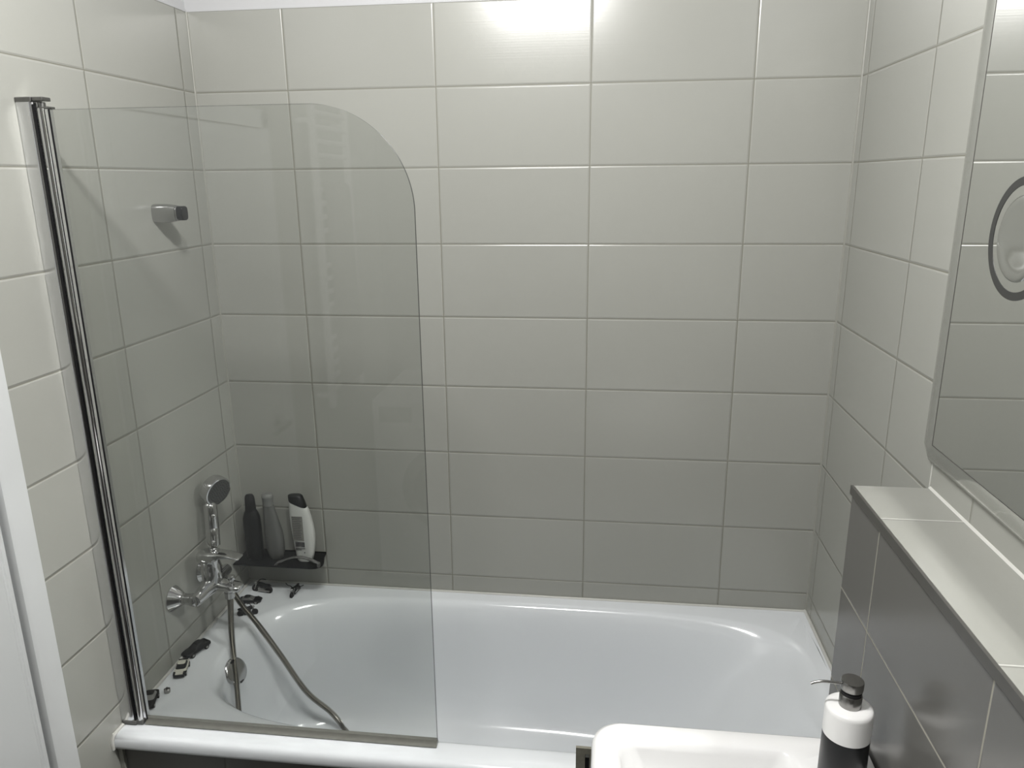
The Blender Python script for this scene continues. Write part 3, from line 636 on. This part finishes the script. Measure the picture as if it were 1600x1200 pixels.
# ------------------------------------------------------------------ washbasin, cabinet, dispenser
BX0, BX1, BY0, BY1, BZ = 1.100, LX, -1.455, -0.857, 0.85
def rrect(x0, x1, y0, y1, z, r, n=10, rr_=None):
    """corner radii: r on the free (-x) side, rr_ on the wall (+x) side"""
    rr_ = r if rr_ is None else rr_; out = []
    for cx, cy, a0, q in ((x1, y1, 0, rr_), (x0, y1, 90, r), (x0, y0, 180, r), (x1, y0, 270, rr_)):
        sx = -1 if cx == x1 else 1; sy = -1 if cy == y1 else 1
        for k in range(n + 1):
            a = math.radians(a0 + 90 * k / n); out.append((cx + sx * q + q * math.cos(a), cy + sy * q + q * math.sin(a), z))
    return out
sk = thing('washbasin', 'white ceramic washbasin with rounded corners in front of the dark ledge', 'washbasin', (1.34, -1.15, BZ))
R = [rrect(BX0 + 0.05, BX1, BY0 + 0.05, BY1 - 0.05, BZ - 0.15, 0.05, rr_=0.003), rrect(BX0 + 0.012, BX1, BY0 + 0.012, BY1 - 0.012, BZ - 0.10, 0.05, rr_=0.003),
     rrect(BX0 + 0.001, BX1, BY0 + 0.001, BY1 - 0.001, BZ - 0.03, 0.055, rr_=0.003), rrect(BX0, BX1, BY0, BY1, BZ - 0.012, 0.055, rr_=0.003),
     rrect(BX0 + 0.003, BX1, BY0 + 0.003, BY1 - 0.003, BZ - 0.004, 0.053, rr_=0.003), rrect(BX0 + 0.010, BX1, BY0 + 0.010, BY1 - 0.010, BZ, 0.050, rr_=0.003),
     rrect(BX0 + 0.040, BX1 - 0.120, BY0 + 0.040, BY1 - 0.042, BZ - 0.0005, 0.030), rrect(BX0 + 0.047, BX1 - 0.126, BY0 + 0.047, BY1 - 0.049, BZ - 0.004, 0.028),
     rrect(BX0 + 0.052, BX1 - 0.131, BY0 + 0.052, BY1 - 0.054, BZ - 0.015, 0.030), rrect(BX0 + 0.060, BX1 - 0.138, BY0 + 0.060, BY1 - 0.066, BZ - 0.05, 0.040),
     rrect(BX0 + 0.085, BX1 - 0.150, BY0 + 0.090, BY1 - 0.100, BZ - 0.095, 0.055), rrect(BX0 + 0.130, BX1 - 0.190, BY0 + 0.180, BY1 - 0.190, BZ - 0.115, 0.06)]
MB().loft(R).build('basin', ceramic, sk, angle=75)
cb = thing('vanity_cabinet', 'white cabinet under the washbasin', 'cabinet', (1.34, -1.15, 0.25))
MB().box(1.118, LX - 0.001, -1.43, -0.885, 0.25, BZ - 0.152).build('cabinet_body', appliance, cb, bevel=0.003)
# slotted steel bracket on the basin's corner
bk = thing('towel_bracket', 'brushed metal plate with a dark slot, beside the washbasin corner', 'bracket', (1.09, -0.86, 0.70))
BYY = -0.860
pl = MB()
z1 = 0.789; z0 = 0.640
pl.box(1.0715, 1.0885, BYY - 0.006, BYY, z0, z1 - 0.0125).box(1.0965, 1.1175, BYY - 0.006, BYY, z0, z1 - 0.0125).box(1.0715, 1.1175, BYY - 0.006, BYY, z1 - 0.0125, z1)
pl.box(1.1080, 1.1180, BYY - 0.030, BYY, z0, z1 - 0.10)
pl.build('slotted_plate', steel_brushed, bk)
MB().box(1.0885, 1.0965, BYY - 0.003, BYY, z0, z1 - 0.0125).build('slot_back', black_rubber, bk)
MB().box(1.0890, 1.0960, BYY - 0.0050, BYY - 0.003, z1 - 0.0205, z1 - 0.0135).build('slot_catch', mid_grey, bk)

DX, DYY = 1.5125, -0.950
dp = thing('soap_dispenser', 'black and white soap dispenser with steel pump on the washbasin edge', 'soap dispenser', (DX, DYY, BZ))
MB().lathe([(0.034, 0.0005), (0.0365, 0.003), (0.0365, 0.0840)], (DX, DYY, BZ), (0, 0, 1), 56).build('bottle_base', black_plastic, dp, angle=50)
MB().lathe([(0.0368, 0.0840), (0.0368, 0.128), (0.0360, 0.1325), (0.0335, 0.1350), (0.0295, 0.1365), (0.017, 0.1370)], (DX, DYY, BZ), (0, 0, 1), 56).build('bottle_shoulder', disp_white, dp, angle=50)
MB().lathe([(0.0170, 0.1365), (0.0172, 0.138), (0.0172, 0.1570), (0.0160, 0.1585)], (DX, DYY, BZ), (0, 0, 1), 40).build('pump_collar', steel_dark, dp)
MB().lathe([(0.0080, 0.158), (0.0150, 0.1586), (0.0155, 0.1600), (0.0155, 0.1640), (0.0080, 0.1645), (0.0080, 0.168)], (DX, DYY, BZ), (0, 0, 1), 32).build('pump_neck', black_rubber, dp)
MB().lathe([(0.0150, 0.1665), (0.0172, 0.1675), (0.0175, 0.170), (0.0175, 0.1810), (0.0168, 0.1828), (0.001, 0.1832)], (DX, DYY, BZ), (0, 0, 1), 40).build('pump_head', steel_dark, dp)
MB().tube(smooth_path([(DX - 0.010, DYY, BZ + 0.1752), (DX - 0.030, DYY + 0.001, BZ + 0.1758), (DX - 0.045, DYY + 0.002, BZ + 0.1755), (DX - 0.056, DYY + 0.003, BZ + 0.1722), (DX - 0.063, DYY + 0.003, BZ + 0.1690)], 0.002), 0.0023, 14).build('spout', steel_dark, dp)

# ------------------------------------------------------------------ things the glass and the mirror reflect
rd = thing('towel_radiator', 'white ladder towel radiator on the left wall next to the door', 'radiator', (0.05, -2.16, 1.0))
q = MB()
for yy in (-1.985, -2.335): q.box(0.045, 0.070, yy - 0.015, yy + 0.015, 0.95, 2.085)
q.build('side_rail', appliance, rd, bevel=0.006)
for k, zz in enumerate([2.05, 2.00, 1.95, 1.90, 1.78, 1.73, 1.68, 1.63, 1.50, 1.45, 1.40, 1.35, 1.22, 1.17, 1.12, 1.07, 1.02]):
    MB().cyl((0.057, -1.985, zz), (0.057, -2.335, zz), 0.010, n=12).build('rung', appliance, rd)
for yy, zz in ((-1.985, 2.02), (-2.335, 2.02), (-1.985, 1.0), (-2.335, 1.0)): MB().cyl((0, yy, zz), (0.05, yy, zz), 0.01).build('wall_bracket', appliance, rd)
tw = MB(); R_ = []
for k in range(29):
    y = -2.025 - 0.27 * k / 28; w_ = 0.004 * math.sin(k * 0.9)
    R_.append([(0.034 + w_, y, 1.35), (0.034 + w_, y, 1.78), (0.044, y, 1.798), (0.058, y, 1.803), (0.069, y, 1.798), (0.078 + w_, y, 1.78), (0.090 + w_ * 2, y, 1.02), (0.082 + w_ * 2, y, 1.02), (0.074 + w_, y, 1.77), (0.058, y, 1.7935), (0.044, y, 1.78), (0.041 + w_, y, 1.35)])
tw.loft(R_); tag(tw.build('towel', mat('towel_cloth', (0.10, 0.092, 0.082, 1), 0.95, bump=0.5, bscale=300), angle=60), 'dark towel hanging over the towel radiator', 'towel')
wm = thing('washing_machine', 'white front-loading washing machine at the rear of the room', 'washing machine', (0.39, -2.62, 0))
MB().box(0.09, 0.69, -2.93, -2.36, 0.002, 0.87).build('housing', appliance, wm, bevel=0.006)
MB().box(0.095, 0.685, -2.362, -2.352, 0.74, 0.862).build('control_panel', appliance, wm, bevel=0.003)
MB().box(0.125, 0.275, -2.353, -2.349, 0.775, 0.845).build('display', mid_grey, wm)
MB().lathe([(0.165, 0), (0.20, 0.0), (0.205, 0.012), (0.19, 0.028), (0.165, 0.030), (0.15, 0.018)], (0.42, -2.362, 0.46), (0, 1, 0), 48, cap0=False, cap1=False).build('door_ring', mid_grey, wm)
MB().lathe([(0.165, 0.0), (0.15, 0.018), (0.10, 0.030), (0.02, 0.034)], (0.42, -2.362, 0.46), (0, 1, 0), 48).build('door_glass', black_plastic, wm)

# ------------------------------------------------------------------ ceiling lamp with two bulbs (the room's light)
lp = thing('ceiling_lamp', 'ceiling lamp with two round glowing bulbs above the bathroom', 'lamp', (0.85, LAMP_Y, ZC))
MB().lathe([(0.055, 0), (0.055, -0.012), (0.050, -0.018), (0.001, -0.018)], (0.85, LAMP_Y, ZC), (0, 0, 1), 36).box(0.73, 0.97, LAMP_Y - 0.015, LAMP_Y + 0.015, ZC - 0.030, ZC - 0.016).build('lamp_base', chrome_satin, lp)
for xx in (0.735, 0.965):
    MB().cyl((xx, LAMP_Y, ZC - 0.02), (xx, LAMP_Y, ZC - 0.050), 0.016).build('bulb_socket', chrome_satin, lp)
    ld = bpy.data.lights.new('bulb', 'POINT'); ld.energy = BULB; ld.color = LCOL; ld.shadow_soft_size = BULB_R
    lo = bpy.data.objects.new('bulb', ld); COL.objects.link(lo); lo.parent = lp
    lo.location = Vector((xx, LAMP_Y, ZC - 0.05 - BULB_R)) - lp.location
